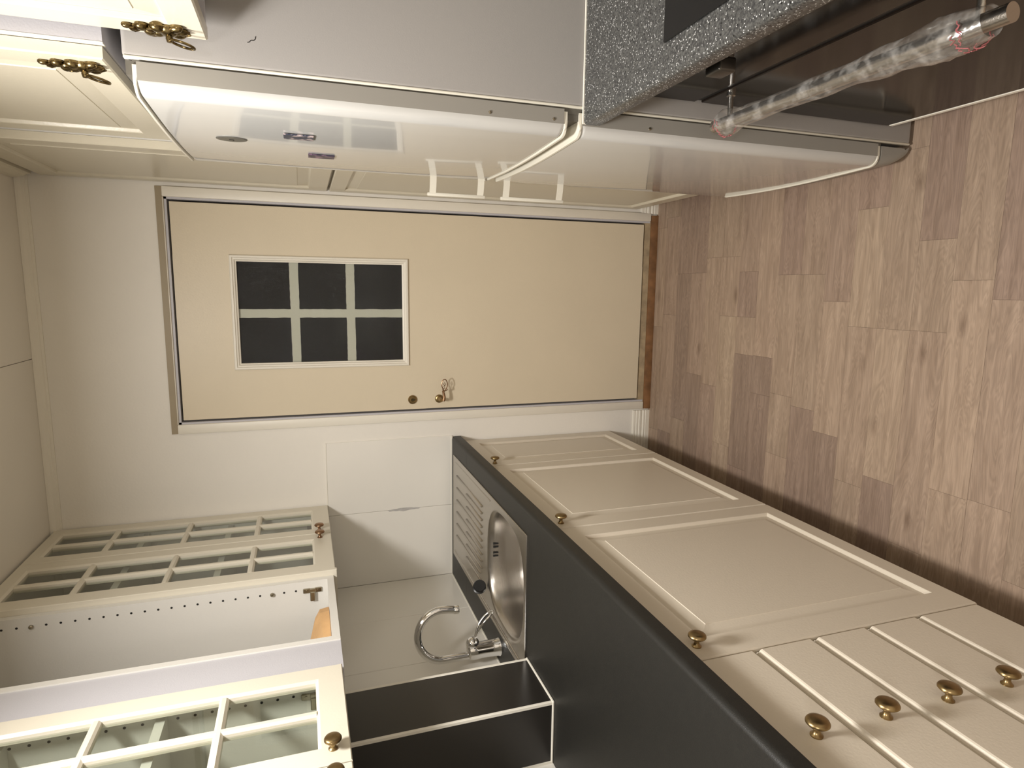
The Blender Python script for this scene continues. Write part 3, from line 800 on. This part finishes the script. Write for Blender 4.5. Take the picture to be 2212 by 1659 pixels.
def edge_trim(door_, z0, z1):
    L = [fsec(z0, .003), fsec(z0+.001, -.0018), fsec(z1-.001, -.0018), fsec(z1, .003)]
    MB().quads(L, cap0=True, cap1=True).build('edge_trim', M['handle_plastic'], door_, smooth=True)
du = fdoor(.9405, 1.700, 'fridge_door'); edge_trim(du, .9335, .9405); edge_trim(du, 1.7, 1.706)
dl = fdoor(.112, .9005, 'freezer_door'); edge_trim(dl, .9005, .9075); edge_trim(dl, .105, .112)
# side skin of the doors: plastic edge with rivets, dim side face darkened by colour
for dd_, z0, z1, rz in ((du, .9410, 1.6995, (1.097, .963)), (dl, .1125, .9000, (.875, .744))):
    MB().box(.3835, .4125, FY0+.0004, FY0+.0016, z0, z1).build('edge_skin', M['fridge_edge'], dd_)
    for z in rz:
        MB().lathe((.391, FY0+.0006, z), (0, -1, 0), [(.0034, 0), (.003, .0012), (.0012, .0015), (.001, .0006), (.0001, .0006)], 12).build('rivet', M['nickel'], dd_, smooth=True)
MB().box(.392, .4145, FY0+.006, FY1-.006, .9085, .9325).build('divider_rail', M['gasket'], fr)
MB().box(.392, .4145, FY0+.006, FY1-.006, 1.706, 1.716).build('top_rail', M['gasket'], fr)
L = [fsec(.100, .002), fsec(.085, .004), fsec(.05, .009), fsec(.025, .020), fsec(.012, .028)]
MB().quads([L[0], L[1], L[2], L[3], L[4]], cap0=True, cap1=True).build('plinth', M['fridge_edge'], fr, smooth=True)
def bracket_handle(parent, z0, z1):
    b = MB(); x = .312; y = -.622
    b.box(x-.004, x+.006, y-.0055, y+.0055, z0, z1, bev=.003, seg=2)
    h = b.build('handle', M['handle_plastic'], parent, smooth=True)
    for z in (z0+.006, z1-.024):
        q = []
        bb = MB()
        L = []
        for i in range(7):
            t_ = i/6; xx = x+.003+(.362-x)*t_; yy = y-.002-.012*math.sin(t_*PI/2)
            L.append([(xx, yy-.002, z), (xx, yy+.002, z), (xx, yy+.002, z+.018), (xx, yy-.002, z+.018)])
        bb.quads(L, cap0=True, cap1=True).build('handle_bracket', M['handle_plastic'], h, smooth=True)
bracket_handle(du, .926+.018, 1.112); bracket_handle(dl, .700, .897)
# badge and magnets
def ell(yc, zc, ry, rz, th_):
    L = []
    for dx in (0, -th_*.7, -th_):
        f = 1 if dx > -th_ else .93
        L.append([(fx_at(yc)+dx, yc+ry*f*math.cos(2*PI*i/32), zc+rz*f*math.sin(2*PI*i/32)) for i in range(32)])
    return L
def fx_at(y):
    t_ = (y-(FY0+.025))/(FY1-FY0-.05); return .362-.007*math.sin(PI*t_)
bd = MB().quads(ell(-.935, 1.583, .021, .030, .002), cap0=True, cap1=True).build('badge', M['badge'], du)
MB().box(fx_at(-.935)-.0026, fx_at(-.935)-.002, -.937, -.933, 1.579, 1.588).box(fx_at(-.935)-.0026, fx_at(-.935)-.002, -.936, -.927, 1.579, 1.581).build('badge_emblem', M['black'], bd)
tag(MB().box(fx_at(-1.0)-.0035, fx_at(-1.0)-.0006, -1.026, -.984, 1.421, 1.480, bev=.001, seg=1).build('magnet', M['magnet_a']), 'dark blue printed magnet, higher of two on the fridge', 'magnet', 'magnets on the fridge door')
tag(MB().box(fx_at(-.82)-.0035, fx_at(-.82)-.0006, -.845, -.808, 1.371, 1.430, bev=.001, seg=1).build('magnet', M['magnet_b']), 'dark purple printed magnet, lower and farther one on the fridge', 'magnet', 'magnets on the fridge door')
# scratches on the side
b = MB()
sp = [(.4625, 1.529), (.4635, 1.5255), (.4665, 1.5235), (.4668, 1.5185), (.4695, 1.5160), (.4735, 1.5155)]
for i in range(len(sp)-1):
    (xa, za), (xb, zb_) = sp[i], sp[i+1]
    b.tube([(xa, FY0-.0002, za), (xb, FY0-.0002, zb_)], .0006, 5)
b.build('scratch', M['dark_hole'], fr)

# ------------------------------------------------------------------ right worktop, hob, oven
rw = MB()
def rprof():
    P = [(.985, .862), (.388, .862), (.385, .866), (.385, .892)]
    for i in range(1, 6):
        a = PI/2*i/5
        P.append((.385+.008-.008*math.cos(a), .892+.008*math.sin(a)))
    P.append((.985, .900)); return P
rwt = thing('worktop', (.68, -1.52, .862), 'speckled grey worktop around the black hob, beside the fridge', 'worktop')
rw.prism(rprof(), 'y', -1.862, -1.1945)
rw.build('worktop_slab', M['speckle'], rwt, smooth=True)
MB().box(.386, .985, -1.1945, -1.1915, .864, .903, bev=.001, seg=1).build('sealant_bead', M['seal'], rwt)
hb = thing('cooktop', (.66, -1.67, .9005), 'black glass cooktop set in the speckled worktop', 'cooktop')
MB().box(.437, .94, -1.84, -1.494, .9004, .9050, bev=.0015, seg=2).build('glass_plate', M['hob'], hb)
for x, y, r in ((.80, -1.66, .105), (.56, -1.70, .075)):
    for rr in (r,):
        MB().quads([[(x+(rr+o)*math.cos(2*PI*i/48), y+(rr+o)*math.sin(2*PI*i/48), .9053) for i in range(48)] for o in (0, .0015)]).build('ring_marking', M['gasket'], hb)
ov = thing('oven', (.70, -1.525, 0), 'built-in black glass oven under the speckled worktop', 'oven')
OX_ = .452; OYa, OYb = -1.848, -1.2005
MB().box(OX_+.020, .98, OYa, OYb, .088, .8615).build('housing', M['mel_cool'], ov)
MB().box(.53, .545, OYa, OYb, 0, .088).box(.93, .95, OYa, OYb, 0, .088).build('plinth', M['plinth'], ov)
fascia = MB().box(OX_, OX_+.0195, OYa+.002, OYb-.001, .646, .861, bev=.0015, seg=1).build('control_fascia', M['oven_glass'], ov)
odoor = MB().box(OX_, OX_+.0195, OYa+.002, OYb-.001, .104, .630, bev=.0015, seg=1).build('oven_door', M['oven_glass'], ov)
MB().box(OX_+.004, OX_+.0195, OYa+.004, OYb-.003, .630, .646).build('vent_gap', M['black'], ov)
MB().box(OX_-.001, OX_+.012, OYa, OYb-.004, .090, .102, bev=.001, seg=1).build('bottom_trim', M['seal'], ov)
def oven_knob(y, z):
    b = MB()
    b.lathe((OX_, y, z), (-1, 0, 0), [(.021, 0), (.021, .010), (.0195, .013), (.0001, .013)], 32)
    k = b.build('control_knob', M['knob_dark'], fascia, smooth=True)
    b = MB()
    b.box(OX_-.036, OX_-.012, y-.0205, y+.0205, z-.017, z+.017, bev=.004, seg=3)
    b.build('knob_grip', M['knob_dark'], k, smooth=True)
oven_knob(-1.458, .770); oven_knob(-1.775, .770)
HZ, HXX = .617, .396
b = MB().tube([(HXX, -1.236, HZ), (HXX, -1.30, HZ), (HXX, -1.75, HZ), (HXX, -1.826, HZ)], .0122, 20)
bar = b.build('handle_bar', M['steel'], odoor, smooth=True)
for y in (-1.285, -1.785):
    b = MB(); b.lathe((OX_, y, HZ+.0), (-1, 0, 0), [(.009, 0), (.009, .008), (.0055, .009), (.0055, .05)], 16)
    b.build('handle_post', M['steel'], bar, smooth=True)
# clear plastic sleeve on the bar
random.seed(11)
sl = thing('plastic_sleeve', (HXX, -1.53, HZ), 'crinkled clear plastic film wrapped along the oven handle', 'plastic wrap')
L = []; nn_ = 70; sg = 22
for i in range(nn_+1):
    t_ = i/nn_; y = -1.262-(1.800-1.262)*t_
    r = .0160+.0025*math.sin(t_*9)**2+.010*math.exp(-((t_-.90)/.10)**2)+.009*math.exp(-((t_-.03)/.05)**2)+.006*math.exp(-((t_-.7)/.06)**2)
    ring = []
    for k in range(sg):
        a = 2*PI*k/sg
        rr = r*(1+.05*math.sin(a*2+t_*17)+.022*math.sin(a*5-t_*43)+random.uniform(-.012, .012)*(1+2.5*math.exp(-((t_-.9)/.12)**2)))
        sag = -.35*(r-.0125)*(1 if math.sin(a) < 0 else .2)
        ring.append((HXX+rr*math.cos(a), y, HZ+rr*math.sin(a)+sag))
    L.append(ring)
MB().quads(L).build('film', M['film'], sl, smooth=True)
for y0_, r0 in ((-1.272, .0265), (-1.778, .0275)):
    b = MB()
    for q in range(16):
        a = PI*.45+q*.19; yy = y0_+random.uniform(-.010, .010)
        p = [(HXX+(r0+.001)*math.cos(a+j*.12), yy+random.uniform(-.004, .004), HZ+r0*math.sin(a+j*.12)) for j in range(4)]
        b.tube(p, .0008, 5)
    b.build('printed_band', M['red'], sl, kind='stuff', label='red lettering on the film end')
